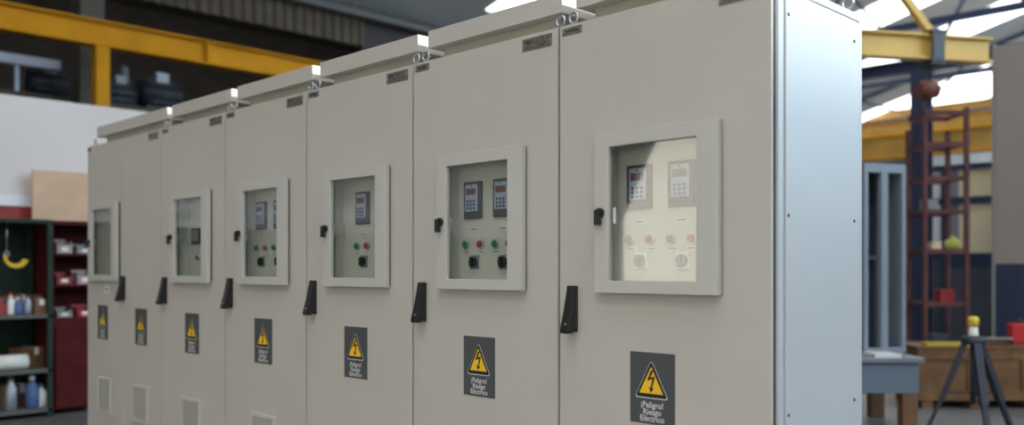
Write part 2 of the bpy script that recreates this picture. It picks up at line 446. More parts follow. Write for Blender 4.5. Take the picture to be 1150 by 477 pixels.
def cabinet(x0, x1, label, doors, end=False, sidepanel=False):
    """doors: list of (left, right, dict of fittings)"""
    root = thing('electrical_cabinet', label, 'electrical cabinet', ((x0 + x1) / 2, YF + D / 2, 0), 0, 'row of light grey electrical cabinets')
    ox, oy = (x0 + x1) / 2, YF + D / 2
    parts_root = root
    g = 0.002
    bm = B(); t = 0.02
    y0, y1 = YF + 0.024, YF + D
    xr = x1 - (0.004 if end else g)
    box(bm, x0 + g, x0 + g + t, y0, y1, BOT, TOP - 0.004)
    box(bm, xr - t, xr, y0, y1, BOT, TOP - 0.004)
    box(bm, x0 + g + t, xr - t, y0, y1, TOP - 0.026, TOP - 0.004)
    box(bm, x0 + g + t, xr - t, y0, y1, BOT, BOT + 0.02)
    box(bm, x0 + g + t, xr - t, y1 - 0.02, y1, BOT + 0.02, TOP - 0.026)
    obj('enclosure', bm, PAINT_SIDE, root, 0.0015)
    bm = B(); box(bm, x0 + g + 0.01, xr - 0.01, y0 + 0.02, y1 - 0.02, 0, BOT)
    obj('plinth', bm, BLACK2, root)
    bm = B()
    for xa in [x0] + [d[0] for d in doors[1:]] + [x1]:
        a = max(xa - 0.012, x0 + g); b = min(xa + 0.012, xr)
        box(bm, a, b, YF + 0.012, YF + 0.0242, BOT + 0.012, TOP - 0.006)
    obj('door_seal', bm, DARKGAP, root)
    for (d0, d1, fit) in doors:
        hole = None
        if 'kit' in fit: hole = inspection_window(root, d0 if not fit.get('wx') else fit['wx'], fit['kit'])
        door(root, d0, d1, hole)
        warning_sign(root, d0 + fit['sx'], fit['sz'])
        if 'handle' in fit: door_handle(root, d0, fit['handle'])
        vent(root, d0 + fit['vx'], d0 + fit['vx'] + (0.245 if d1 - d0 > 0.7 else 0.232), 0.585 if d1 - d0 < 0.7 else 0.574, 0.352)
        if fit.get('small'): name_tag(root, d0 + 0.018 if fit['small'] == 1 else d0 + 0.008, d0 + 0.104 if fit['small'] == 1 else d0 + 0.075, 2.100, 2.126, False)
        if fit.get('big'): name_tag(root, d1 - 0.174, d1 - 0.032, 2.079, 2.123, True)
    # rain cap on its neck
    bm = B(); box(bm, x0 + 0.08, x1 - 0.08, YF + 0.10, YF + D - 0.06, TOP - 0.006, 2.206)
    obj('cap_neck', bm, NECK, root)
    bm = B(); box(bm, x0 + 0.033, x1 - 0.033, YF + 0.053, YF + D + 0.01, 2.205, 2.275)
    obj('roof_cap', bm, PAINT, root, 0.0015)
    for bx in (x0 + 0.030, x1 - 0.030):
        for by in (YF + 0.044, YF + D - 0.04):
            bm = B(); torus(bm, (bx, by, 2.171), 0.0185, 0.0048)
            lathe(bm, [(0.012, 0), (0.012, 0.005), (0.006, 0.008), (0.005, 0.024)], (bx, by, TOP - 0.006), 12)
            obj('eye_bolt', bm, STEEL, root)
    if sidepanel:
        bm = B(); xs = x1 - 0.004
        # folded corner posts and a screwed-on side panel
        box(bm, xs, xs + 0.004, YF + 0.030, YF + 0.062, BOT, TOP - 0.004)
        box(bm, xs, xs + 0.004, YF + D - 0.022, YF + D, BOT, TOP - 0.004)
        box(bm, xs, xs + 0.004, YF + 0.062, YF + D - 0.022, 2.108, TOP - 0.004)
        obj('corner_frame', bm, PAINT_SIDE, root, 0.0012)
        bm = B(); box(bm, xs, xs + 0.007, YF + 0.069, YF + D - 0.028, BOT + 0.02, 2.102)
        sp = obj('side_panel', bm, PAINT_SIDE, root, 0.0015)
        for z in (0.30, 0.878, 1.455, 2.035):
            for y in (YF + 0.084, YF + D - 0.066):
                bm = B(); tube(bm, (xs + 0.0065, y, z), (xs + 0.0095, y, z), 0.0055, 12, r2=0.0045)
                s = obj('screw', bm, DARKGAP, sp)
    # move geometry into the thing's own frame
    for ch in root.children: ch.location = (-ox, -oy, 0)
    return root

cabs = []
cabs.append(cabinet(SE[0], SE[2], 'far-left double-door grey cabinet, only its left door has a glazed window', [
    (SE[0], SE[1], dict(kit=kit_entry, wx=-6.505, sx=0.188, sz=1.060, vx=0.204, small=2)),
    (SE[1], SE[2], dict(sx=0.241, sz=1.056, vx=0.214, handle=1.256, big=True))], ))
cabs.append(cabinet(SE[2], SE[3], 'grey cabinet whose window shows one dark square meter above a single red button', [
    (SE[2], SE[3], dict(kit=kit_meter, sx=0.321, sz=1.051, vx=0.287, handle=1.252, small=1, big=True))]))
cabs.append(cabinet(SE[3], SE[4], 'third grey cabinet from the left, blue-screened keypad and cut-off second keypad behind glass', [
    (SE[3], SE[4], dict(kit=kit_third, sx=0.311, sz=1.052, vx=0.284, handle=1.252, small=1, big=True))]))
cabs.append(cabinet(SE[4], SE[5], 'grey cabinet with one single keypad over one green and one red button', [
    (SE[4], SE[5], dict(kit=kit_single, sx=0.310, sz=1.046, vx=0.284, handle=1.247, small=1, big=True))]))
cabs.append(cabinet(SE[5], SE[6], 'grey cabinet with two keypads and dark rotary switches, second from the right end', [
    (SE[5], SE[6], dict(kit=kit_double(False), sx=0.311, sz=1.045, vx=0.284, handle=1.246, small=1, big=True))]))
cabs.append(cabinet(SE[6], SE[7], 'nearest grey cabinet at the right end of the row, its long side panel showing', [
    (SE[6], SE[7], dict(kit=kit_double(True), sx=0.309, sz=1.037, vx=0.284, handle=1.243, small=1, big=True))], end=True, sidepanel=True))
# small paper label under the first window
bm = B(); box(bm, -6.115, -6.045, YF - 0.0012, YF + 0.0004, 1.140, 1.190)
pl = obj('paper_label', bm, DUSTY, cabs[0], loc=(-(SE[0] + SE[2]) / 2, -(YF + D / 2), 0)); 
bm = B(); box(bm, -6.09, -6.07, YF - 0.0018, YF - 0.001, 1.155, 1.175)
obj('label_print', bm, ENGR, pl)

# ------------------------------------------------------------------ hall shell
bm = B(); box(bm, -21, 9.4, -9, 37, -0.1, 0); struct('floor', bm, FLOORM)
TA = 0.268
def roofz(x): return 7.15 + TA * (x + 10.9)
strips = [(-7.0, -4.0), (-2.0, 0.6), (3.0, 4.4), (8.0, 9.4), (12.5, 13.7), (17.0, 18.2), (21.4, 23.0), (25.0, 26.6), (30.0, 34.0)]  # first four are unseen, added and sized to light the cabinets
def roofpiece(bm, x0, x1, y0, y1, zf, t=0.08):
    v = [bm.verts.new((x, y, zf(x) + dz)) for x in (x0, x1) for y in (y0, y1) for dz in (0, t)]
    for idx in ((0, 1, 3, 2), (4, 6, 7, 5), (0, 4, 5, 1), (2, 3, 7, 6), (0, 2, 6, 4), (1, 5, 7, 3)):
        bm.faces.new([v[i] for i in idx])
X0, X1, X2 = -14.3, 3.0, 9.4
rz2 = lambda x: roofz(X1) - TA * (x - X1)
edges = [-9.0]
for a, b in strips: edges += [a, b]
edges.append(37.0)
bm = B()
for i in range(0, len(edges), 2):
    roofpiece(bm, X0, X1, edges[i], edges[i + 1], roofz)
    if abs(edges[i] - 4.4) < 0.01:      # unseen opening in the right slope, sized to pass the sun
        roofpiece(bm, X1, 6.0, edges[i], edges[i + 1], rz2)
        roofpiece(bm, 6.0, X2, edges[i], 6.5, rz2); roofpiece(bm, 6.0, X2, 7.9, edges[i + 1], rz2)
    else: roofpiece(bm, X1, X2, edges[i], edges[i + 1], rz2)
for a, b in strips:
    if a < 7: roofpiece(bm, X0, -3.0, a, b, roofz)  # near strips stop short so the left side stays darker
    elif a < 9: roofpiece(bm, X0, -7.0, a, b, roofz)
    elif a < 14: roofpiece(bm, X0, X0 + 1.1, a, b, roofz)
struct('ceiling', bm, ROOFM)
for i, (a, b) in enumerate(strips):
    xs_ = -3.0 if a < 7 else -7.0 if a < 9 else X0 + (1.1 if a < 14 else 0)
    bm = B(); roofpiece(bm, xs_, X1, a, b, roofz, 0.04); roofpiece(bm, X1, X2, a, b, rz2, 0.04)
    o = struct('window_%d' % (i + 1), bm, SKYL)
bm = B(); roofpiece(bm, 6.0, X2, 6.5, 7.9, rz2, 0.02); struct('window_11', bm, GLASS)  # unseen pane, placed to let sun reach cap ends and side panel
bm = B(); box(bm, 9.08, 9.1, 6.5, 7.9, 8.45, 9.15); struct('window_12', bm, GLASS)  # added wall-top pane, continues the sun opening
# left bay, its low light put into the wall and roof colours
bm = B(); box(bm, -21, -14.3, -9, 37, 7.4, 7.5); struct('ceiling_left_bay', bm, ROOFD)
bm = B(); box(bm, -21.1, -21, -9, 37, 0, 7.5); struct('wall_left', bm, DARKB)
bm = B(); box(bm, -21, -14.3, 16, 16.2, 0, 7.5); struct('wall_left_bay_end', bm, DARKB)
bm = B(); box(bm, -14.3, 9.4, 36.8, 37, 0, 11.8); struct('wall_back', bm, WFAR)
bm = B(); box(bm, -13, 8, 36.74, 36.8, 5.9, 7.1); struct('window_14', bm, SKYL)
bm = B(); [box(bm, -13 + 1.5 * i, -12.85 + 1.5 * i, 36.7, 36.75, 5.9, 7.1) for i in range(15)]; struct('trim_6', bm, NAVY)
# right wall with its big daylight window band
bm = B()
WY0, WY1, WZ0, WZ1 = 8.0, 32.0, 4.4, 7.6
box(bm, 9.0, 9.2, -9, 37, 0, WZ0); box(bm, 9.0, 9.2, -9, 6.5, WZ1, 9.25); box(bm, 9.0, 9.2, 7.9, 37, WZ1, 9.25); box(bm, 9.0, 9.2, 6.5, 7.9, WZ1, 8.45)
box(bm, 9.0, 9.2, -9, WY0, WZ0, WZ1); box(bm, 9.0, 9.2, WY1, 37, WZ0, WZ1)
struct('wall_right', bm, WFAR)
bm = B(); box(bm, 9.05, 9.1, WY0, WY1, WZ0, WZ1); struct('window_10', bm, SKYW)
bm = B()
for i in range(1, 12): box(bm, 9.0, 9.05, WY0 + 2 * i - 0.04, WY0 + 2 * i + 0.04, WZ0, WZ1)
for z in (6.1,): box(bm, 9.0, 9.05, WY0, WY1, z - 0.04, z + 0.04)
struct('trim_5', bm, NAVY)

# unseen wall added behind the camera, gateway cut to light the door fronts
bm = B(); box(bm, -21, -10.7, -9.2, -9.0, 0, 7.4); box(bm, -10.7, -8.7, -9.2, -9.0, 0, 0.7); box(bm, -10.7, -8.7, -9.2, -9.0, 3.9, 7.4); prism(bm, [(-10.7, 2.3), (-9.8, 3.9), (-10.7, 3.9)], -9.2, -9.0); box(bm, -8.7, 0.5, -9.2, -9.0, 0, 9.3); box(bm, 6.0, 9.2, -9.2, -9.0, 0, 9.3); box(bm, 0.5, 6.0, -9.2, -9.0, 4.0, 9.3)  # slanted left opening shaped to glare in the end cabinet's glass
struct('wall_front_light_gaps', bm, WFAR)
bm = B(); box(bm, -60, 60, -70, -9.01, -0.12, -0.02); struct('floor_outside', bm, FLOORM)

# corrugated cladding hanging between bays
bm = B(); n = 96; ys = [-9 + (10.1 + 9) * i / (n * 4) for i in range(n * 4 + 1)]
dx = [0, 0, 0.06, 0.06]
fr = [(-14.0 + dx[i % 4], y) for i, y in enumerate(ys)]
a = [bm.verts.new((x, y, 5.50)) for x, y in fr]; b = [bm.verts.new((x, y, 6.28)) for x, y in fr]
a2 = [bm.verts.new((x - 0.05, y, 5.50)) for x, y in fr]; b2 = [bm.verts.new((x - 0.05, y, 6.28)) for x, y in fr]
for i in range(len(fr) - 1):
    bm.faces.new((a[i], a[i + 1], b[i + 1], b[i])); bm.faces.new((a2[i + 1], a2[i], b2[i], b2[i + 1])); bm.faces.new((a[i + 1], a[i], a2[i], a2[i + 1]))
bm.faces.new((a[-1], a2[-1], b2[-1], b[-1]))
struct('wall_cladding', bm, BROWN)
bm = B(); box(bm, -14.25, -14.07, 10.1, 36.8, 4.6, 6.3)
struct('wall_bay_divider', bm, mat('mauve brown render', (0.06, 0.047, 0.045), 0.8, var=0.1))
bm = B(); ibeam(bm, (-13.75, -9, 6.05), (-13.75, 36.7, 6.05), 0.18, 0.16)
tag(obj('gutter_beam', bm, mat('dusty grey steel', (0.16, 0.15, 0.145), 0.7)), 'grey steel beam under the low edge of the roof', 'steel beam')

# partition wall left
bm = B(); box(bm, -9.25, -9.1, -6, 12, 1.88, 2.90); struct('trim_1', bm, OFFW)
bm = B(); box(bm, -9.27, -9.07, -6, 12, 1.88, 1.98); struct('trim_2', bm, WTRIM)
bm = B(); box(bm, -9.25, -9.1, -6, 12, 0, 1.74); struct('wall_partition', bm, GREENP)
bm = B(); box(bm, -9.26, -9.09, 1.3, 12, 1.74, 1.88); struct('trim_4', bm, REDP)
bm = B(); box(bm, -9.25, -9.1, -6, 1.3, 1.74, 1.88); struct('trim_7', bm, OFFW)

# ------------------------------------------------------------------ yellow crane runway
rw = thing('crane_runway', 'orange-yellow crane runway beam on a post above the white partition wall', 'crane beam', (-12, 4.5, 0))
def ch(name, bm, m, root, bevel=0, label=None):
    o = obj(name, bm, m, root, bevel)
    loc = root.location.copy()
    if root.parent: loc = root.parent.location + root.location
    o.location = -root.location if not root.parent else (0, 0, 0)
    if label: o['label'] = label
    return o
bm = B(); ibeam(bm, (-12, -8.5, 4.34), (-12, 16, 4.34), 0.20, 0.33, 0.022, 0.03)
ch('beam', bm, YBEAM, rw)
bm = B(); bar(bm, (-12, 4.5, 0), (-12, 4.5, 4.175), 0.17, 0.17); ch('post', bm, YBEAM, rw)
bm = B(); bar(bm, (-12, 12.5, 0), (-12, 12.5, 4.175), 0.17, 0.17); ch('post', bm, YBEAM, rw)
for y in (1.5, 5.93, 10.5):
    bm = B(); box(bm, -12.09, -11.905, y - 0.012, y + 0.012, 4.19, 4.49); ch('stiffener', bm, YBEAM, rw)

# concrete column behind it
bm = B(); box(bm, -13.4, -13.05, 4.62, 4.95, 0, 7.0); tag(obj('concrete_column', bm, CONC), 'beige concrete column rising behind the yellow crane beam', 'column')
# walkway in the dark bay
wk = thing('walkway', 'dark brown raised walkway behind the white partition wall', 'walkway', (-14, 3, 0))
bm = B(); box(bm, -14.7, -13.5, -8, 15, 3.62, 3.74); ch('deck', bm, BROWN, wk)
for y in (-4, 1, 7.5, 13):
    bm = B(); box(bm, -14.2, -14.0, y, y + 0.2, 0, 3.62); ch('post', bm, DARKB, wk)
bm = B(); bar(bm, (-13.68, -4, 4.20), (-13.68, 4.55, 4.20), 0.14, 0.13); 
for y in (-3, 0, 4.0): bar(bm, (-13.68, y, 3.74), (-13.68, y, 4.16), 0.05, 0.05)
tag(obj('cable_duct', bm, mat('pale duct', (0.5, 0.55, 0.68), 0.4, 0.2)), 'pale blue-grey duct running above the walkway at far left', 'duct')
def motor(px, zc, s, label):
    Zd = 14.0 / (-( (px - 575) / F_PX * RC - RS)); x, y = at(px, Zd)
    r = thing('drive_motor', label, 'motor', (x, y, 3.74), 0, 'motors on the dark walkway')
    bm = B(); box(bm, -0.16 * s, 0.16 * s, -0.25 * s, 0.25 * s, 0, 0.08 * s); obj('base', bm, TRIP, r, 0.01)
    bm = B(); tube(bm, (0, -0.28 * s, 0.24 * s), (0, 0.22 * s, 0.24 * s), 0.17 * s, 20)
    for k in range(10):
        a = k * PI / 5; bar(bm, (0.18 * s * math.cos(a), -0.2 * s, 0.24 * s + 0.18 * s * math.sin(a)), (0.18 * s * math.cos(a), 0.16 * s, 0.24 * s + 0.18 * s * math.sin(a)), 0.015, 0.03)
    obj('housing', bm, TRIP, r)
    bm = B(); box(bm, -0.08 * s, 0.08 * s, -0.08 * s, 0.08 * s, 0.38 * s, 0.52 * s); obj('terminal_box', bm, ALU, r, 0.01)
motor(55, 0, 1.0, 'small dark motor with metal box on top, below the pale duct')
motor(134, 0, 1.0, 'dark motor just right of the yellow post')
motor(180, 0, 1.25, 'largest grey motor on the walkway, rightmost of the three')
bm = B(); lathe(bm, [(0.10, 0), (0.10, 0.5), (0.07, 0.55), (0.07, 0.72), (0.03, 0.75)], (-14.3, 5.72, 3.74), 16)
tag(obj('gas_cylinder', bm, ALU), 'upright pale metal cylinder standing behind the largest motor', 'cylinder')

# ------------------------------------------------------------------ shelving at far left
sh = thing('shelving_unit', 'dark green steel shelving unit crammed with supplies against left wall', 'shelf', (-8.75, 2.0, 0))
XS0, XS1, YS0, YS1 = -9.05, -8.48, 1.25, 2.77
for z, nm in ((1.735, 'top_board'), (0.905, 'shelf_board'), (0.425, 'shelf_board'), (0.08, 'shelf_board')):
    bm = B(); box(bm, XS0, XS1, YS0, YS1, z - 0.035, z); ch(nm, bm, GREENP if z > 1 else mat('worn shelf board', (0.10, 0.10, 0.09), 0.7), sh, 0.004)
for x in (XS0 + 0.02, XS1 - 0.02):
    for y in (YS0 + 0.02, YS1 - 0.02):
        bm = B(); box(bm, x - 0.02, x + 0.02, y - 0.02, y + 0.02, 0, 1.70); ch('post', bm, GREENP, sh)
bm = B(); box(bm, XS0 - 0.02, XS0, YS0, YS1, 0.05, 1.70); ch('back_panel', bm, GREENP, sh)

def spot(px, x):       # y of the point in column px standing at world x
    Zd = x / ((px - 575) / F_PX * RC - RS); return at(px, Zd)[1]
def carton(px, x, z, w, d, h, label, m=CARD, rot=0.0, name='cardboard_box', cat='box', group=None):
    r = thing(name, label, cat, (x, spot(px, x), z), rot, group)
    bm = B(); box(bm, -d / 2, d / 2, -w / 2, w / 2, 0, h); obj('carton', bm, m, r, 0.004)
    bm = B(); box(bm, -d / 2 - 0.001, d / 2 + 0.001, -0.02, 0.02, h * 0.6, h + 0.001); obj('tape', bm, DUSTY if m is CARD else BLACK2, r)
    return r
carton(33, -8.86, 0.425, 0.26, 0.22, 0.17, 'brown cardboard box tilted on the middle green shelf', rot=0.25)
carton(20, -8.85, 0.08, 0.34, 0.25, 0.20, 'wide brown cardboard box on the lowest green shelf')
carton(24, -8.92, 0.905, 0.3, 0.2, 0.16, 'dull brown carton at the back of the upper green shelf')
carton(2, -8.64, 0.905, 0.14, 0.18, 0.15, 'red carton at the left of the upper green shelf', REDP)
carton(44, -8.60, 0.905, 0.12, 0.14, 0.13, 'small brown carton at the right of the upper green shelf')
def bottle(px, x, z, h, r, m, capm, label, group=None):
    t = thing('bottle', label, 'bottle', (x, spot(px, x), z), 0, group)
    bm = B(); lathe(bm, [(r * .9, 0), (r, 0.01), (r, h * .65), (r * .45, h * .8), (r * .4, h * .88)], n=16); obj('body', bm, m, t)
    bm = B(); lathe(bm, [(r * .45, h * .87), (r * .45, h)], n=12); obj('cap', bm, capm, t)
bottle(36, -8.58, 0.08, 0.28, 0.055, BLUEP, DUSTY, 'blue bottle with pale cap on the lowest green shelf')
bottle(46, -8.60, 0.08, 0.20, 0.045, DUSTY, BLUEP, 'pale bottle beside the blue one on the lowest green shelf')
bottle(12, -8.56, 0.425 - 0.345, 0.30, 0.05, ALU, BLACK2, 'grey metal bottle at the left of the lowest green shelf')
bottle(12, -8.57, 0.905, 0.19, 0.035, DUSTY, RED, 'white bottle with red cap on the upper green shelf')
bottle(20, -8.56, 0.905, 0.15, 0.04, BLUEP, DUSTY, 'short blue bottle in the middle of the upper green shelf')
bottle(31, -8.56, 0.905, 0.17, 0.035, ALU, BLACK2, 'slim metal bottle on the upper green shelf')
def roll(px, x, z, r, w, label):
    t = thing('paper_roll', label, 'roll', (x, spot(px, x), z), 0)
    bm = B(); tube(bm, (0, -w / 2, r), (0, w / 2, r), r, 24); obj('paper', bm, DUSTY, t)
    bm = B(); tube(bm, (0, -w / 2 - 0.004, r), (0, w / 2 + 0.004, r), r * 0.3, 16); obj('core', bm, CARD, t)
roll(12, -8.60, 0.425, 0.065, 0.26, 'white paper roll lying on the middle green shelf')
# yellow cable hank hanging in the upper compartment
hk = thing('cable_hank', 'yellow cable hank hanging under the top of the green shelving', 'cable', (-8.56, spot(17, -8.56), 1.30))
bm = B(); 
for k in range(4): torus(bm, (0.0 + k * 0.012, 0, 0.11), 0.075 + 0.006 * k, 0.011, 'X', 20, 6, PI * 0.95, PI * 1.9)
obj('coil', bm, mat('yellow cable', (0.75, 0.48, 0.03), 0.5), hk)
bm = B(); torus(bm, (0.015, -0.07, 0.13), 0.02, 0.004, 'X'); tube(bm, (0.015, -0.07, 0.15), (0.015, -0.07, 0.40), 0.003, 6); obj('hook', bm, STEEL, hk)
# plywood sheet standing on the shelving
bm = B(); box(bm, -8.98, -8.955, 2.75, 4.3, 1.735, 2.215)
tag(obj('plywood_sheet', bm, PLY), 'tan plywood sheet standing upright beside the red strip at far left', 'board')
# red tool cabinet
tc_ = thing('tool_cabinet', 'dark red tool cabinet beside the green shelving, open shelves above doors', 'cabinet', (-8.75, 3.4, 0))
ya, yb = 2.79, 4.20
bm = B(); box(bm, -9.05, -8.55, ya, yb, 0.04, 0.86); box(bm, -9.05, -8.95, ya, yb, 0.86, 1.70)
box(bm, -8.95, -8.60, ya, ya + 0.03, 0.86, 1.70); box(bm, -8.95, -8.60, yb - 0.03, yb, 0.86, 1.70); box(bm, -9.05, -8.58, ya, yb, 1.70, 1.735)
ch('body', bm, DRED, tc_, 0.004)
for k in range(2):
    y0 = ya + 0.02 + k * 0.7
    bm = B(); box(bm, -8.55, -8.53, y0, y0 + 0.67, 0.06, 0.78); dd = ch('door', bm, DRED, tc_, 0.004)
    bm = B(); box(bm, -8.53, -8.515, y0 + 0.55, y0 + 0.58, 0.42, 0.56); obj('handle', bm, ALU, dd)
for z in (1.14, 1.42):
    bm = B(); box(bm, -8.95, -8.62, ya + 0.03, yb - 0.03, z, z + 0.02); ch('shelf_board', bm, DRED, tc_)
k = 0
for z in (0.862, 1.162, 1.442):
    for j, y in enumerate((2.92, 3.10, 3.28)):
        r = thing('parts_bin', ['dark grey', 'red', 'pale'][(j + k) % 3] + ' parts bin on the ' + {0: 'lower', 1: 'middle', 2: 'upper'}[k] + ' open shelf of the red cabinet', 'bin', (-8.72, y, z), 0, 'parts bins in the red cabinet')
        m = (GREYP, REDP, mat('pale pink plastic', (0.4, 0.3, 0.3), 0.6))[(j + k) % 3]
        bm = B(); t = 0.006; w, d, h = 0.065, 0.09, 0.09 + 0.02 * ((j * 7 + k) % 3)
        box(bm, -d, d, -w, w, 0, t); box(bm, -d, -d + t, -w, w, t, h); box(bm, d - t, d, -w, w, t, h * 0.6)
        box(bm, -d + t, d - t, -w, -w + t, t, h * 0.8); box(bm, -d + t, d - t, w - t, w, t, h * 0.8)
        obj('tray', bm, m, r)
        bm = B(); box(bm, d, d + 0.003, -0.03, 0.03, h * 0.15, h * 0.45); obj('label_holder', bm, DUSTY, r)
    k += 1

# ------------------------------------------------------------------ right background
# navy beams
def xbeam(y, z, x0, x1, w, h, label, m=NAVY, nm='steel_beam'):
    bm = B(); ibeam(bm, (x0, y, z), (x1, y, z), w, h); tag(obj(nm, bm, m), label, 'steel beam')
def truss(y, zb, label):
    r = thing('roof_truss', label, 'roof truss', (-5, y, zb), 0, 'navy roof trusses across the hall')
    bm = B(); bar(bm, (-9.2, 0, 0), (7.8, 0, 0), 0.10, 0.10); obj('bottom_chord', bm, NAVY, r)
    bm = B()
    bar(bm, (-9.2, 0, roofz(-14.2) - zb - 0.12), (7.8, 0, roofz(2.8) - zb - 0.12), 0.1, 0.12); obj('top_chord', bm, NAVY, r)
    x = -9.0; k = 0
    while x < 7.5:
        xa, xb = (x, x + 1.7)
        zt = lambda q: roofz(q - 5) - zb - 0.14
        bm = B()
        if k % 2 == 0: bar(bm, (xa, 0, 0.05), (xb, 0, zt(xb)), 0.06, 0.06)
        else: bar(bm, (xa, 0, zt(xa)), (xb, 0, 0.05), 0.06, 0.06)
        obj('web_member', bm, NAVY, r); x = xb; k += 1
truss(14.0, 5.0, 'nearest dark navy roof truss, its chord crossing above the jib crane')
truss(19.5, 5.3, 'navy roof truss behind the nearest one')
truss(28.0, 5.9, 'farthest navy roof truss near the end wall')
# navy portal: column and beam behind the jib crane
cx, cy = at(1035, 10.5)
bm = B(); box(bm, cx - 0.09, cx + 0.09, cy - 0.10, cy - 0.088, 0, 3.6); box(bm, cx - 0.09, cx + 0.09, cy + 0.088, cy + 0.10, 0, 3.6); box(bm, cx - 0.008, cx + 0.008, cy - 0.09, cy + 0.09, 0, 3.6)
box(bm, cx - 0.15, cx + 0.15, cy - 0.15, cy + 0.15, 0, 0.02)
tag(obj('steel_column', bm, NAVY), 'dark navy steel column below the yellow jib crane arm', 'column')
bm = B(); ibeam(bm, (-9.0, cy, 3.68), (-0.6, cy, 3.68), 0.14, 0.15); tag(obj('steel_beam', bm, NAVY), 'dark navy beam resting on the navy column behind the jib crane', 'steel beam')

# jib crane
ex, ey = at(1110, 9.3); lx, ly = at(969, 8.98); dv = Vector((lx - ex, ly - ey, 0)).normalized()
mp = Vector((ex, ey, 0)) + dv * 2.30
jc = thing('jib_crane', 'yellow jib crane arm with diagonal tie bar right of the cabinets', 'crane', (mp.x, mp.y, 0), math.atan2(-dv.y, -dv.x))
L = 2.30; ZT = hz(40, 9.15)
bm = B(); ibeam(bm, (0.05, 0, ZT - 0.125), (L, 0, ZT - 0.125), 0.14, 0.255, 0.022, 0.02); obj('arm', bm, YBEAM2, jc)
bm = B(); bar(bm, (0, 0, 0), (0, 0, ZT + 1.9), 0.22, 0.22); obj('mast', bm, YBEAM2, jc)
bm = B(); bar(bm, (0.08, 0, ZT + 1.75), (L - 0.66, 0, ZT + 0.0), 0.07, 0.07); obj('tie_bar', bm, YBEAM2, jc)
bm = B(); xh = L - 0.67
box(bm, xh - 0.07, xh + 0.07, -0.11, -0.08, ZT - 0.30, ZT + 0.03); box(bm, xh - 0.07, xh + 0.07, 0.08, 0.11, ZT - 0.30, ZT + 0.03)
box(bm, xh - 0.08, xh + 0.08, -0.11, 0.11, ZT + 0.002, ZT + 0.04); box(bm, xh - 0.08, xh + 0.08, -0.11, 0.11, ZT - 0.31, ZT - 0.262)
tr_ = obj('trolley', bm, BLACK2, jc, 0.005)
bm = B()
for k in range(4):
    for s in (-0.02, 0.02): torus(bm, (xh + s - 0.1 + 0.06, 0, ZT - 0.33 - k * 0.045), 0.022, 0.006, 'Y' if k % 2 else 'X', 10, 5)
obj('chain', bm, TRIP, tr_)
bm = B(); c_ = (xh - 0.06, 0, 0)
lathe(bm, [(0.04, -0.66), (0.085, -0.62), (0.11, -0.56), (0.10, -0.50), (0.05, -0.46)], (c_[0], c_[1], ZT), 16)
tube(bm, (xh - 0.16, 0, ZT - 0.56), (xh + 0.05, 0, ZT - 0.56), 0.075, 16)
obj('hook_block', bm, ORANGE, tr_)
bm = B(); torus(bm, (xh - 0.06, 0, ZT - 0.72), 0.045, 0.014, 'Y', 14, 6, PI * 0.6, PI * 2.2); obj('hook', bm, TRIP, tr_)

YGIRD = mat('dirty crane yellow', (0.40, 0.21, 0.03), 0.6, var=0.3, vscale=1.5)
# overhead crane bridges further back
def bridge(y, z, h, label):
    r = thing('bridge_crane', label, 'overhead crane', (-5.4, y, z), 0, 'yellow bridge cranes deep in the hall')
    bm = B(); box(bm, -8, 9, -0.15, 0.15, -h / 2, h / 2); obj('girder', bm, YGIRD, r)
    bm = B(); box(bm, -8, 9, -0.19, 0.19, h / 2, h / 2 + 0.03); box(bm, -8, 9, -0.19, 0.19, -h / 2 - 0.03, -h / 2); obj('flange', bm, YBEAM, r)
    for x in (-7.9, 8.9):
        bm = B(); box(bm, x - 0.12, x + 0.12, -0.12, 0.12, -z, -h / 2 - 0.03); obj('leg', bm, NAVY, r)
    bm = B(); box(bm, 0.3, 0.9, -0.3, -0.2, -h / 2 - 0.3, -h / 2 + 0.1); obj('hoist', bm, ALU, r)
bridge(19.0, 3.85, 0.42, 'nearest yellow bridge crane girder right of the cabinets, lowest in view')
bridge(24.0, 5.0, 0.30, 'middle yellow bridge crane girder behind the nearest one')
bridge(31.0, 6.5, 0.35, 'farthest and highest yellow bridge crane girder')
bridge(22.0, 3.35, 0.35, 'low yellow girder seen under the nearest bridge crane')

# office partition along y = 12
YO = 12.0
def offx(px):
    u = (px - 575) / F_PX; Zd = YO / (u * RS + RC); return at(px, Zd)[0], Zd
pf = thing('office_partition', 'navy framed office partition with beige blinds behind the red rack', 'partition', (-4, YO, 0))
xa, Za = offx(1024); xb = offx(1060)[0]; xc = offx(1077)[0]; xd_ = offx(1118)[0]
zz = lambda py: hz(py, 11.25)
bm = B()
for x, w in ((xa, 0.1), (xb, 0.04), (xd_ + 0.06, 0.10)): box(bm, x - w / 2, x + w / 2, YO - 0.05, YO + 0.05, 0, zz(187))
for za, zb in ((zz(190), zz(184)), (zz(229), zz(221)), (zz(290), zz(284))): box(bm, xa, xd_ + 0.06, YO - 0.045, YO + 0.045, za, zb)
ch('frame', bm, NAVY, pf)
bm = B(); box(bm, xa, xd_ + 0.06, YO - 0.02, YO + 0.02, 0.05, zz(289)); ch('lower_panel', bm, GREYD, pf)
bm = B(); box(bm, xb, xd_, YO - 0.03, YO + 0.03, zz(300), zz(288)); ch('rail', bm, NAVY, pf)
for za, zb in ((zz(221), zz(190)), (zz(284), zz(229))):
    bm = B(); x = xc
    while x < xd_:
        box(bm, x, x + 0.055, YO - 0.01, YO + 0.0, za, zb); x += 0.06
    ch('blind', bm, BLIND, pf)
    bm = B(); box(bm, xb, xc, YO, YO + 0.02, za, zb); ch('pane', bm, mat('grey pane', (0.2, 0.22, 0.28), 0.3), pf)
    bm = B(); box(bm, xa + 0.06, xb, YO, YO + 0.02, za, zb); ch('white_pane', bm, mat('white pane', (0.85, 0.86, 0.85), 0.4), pf)

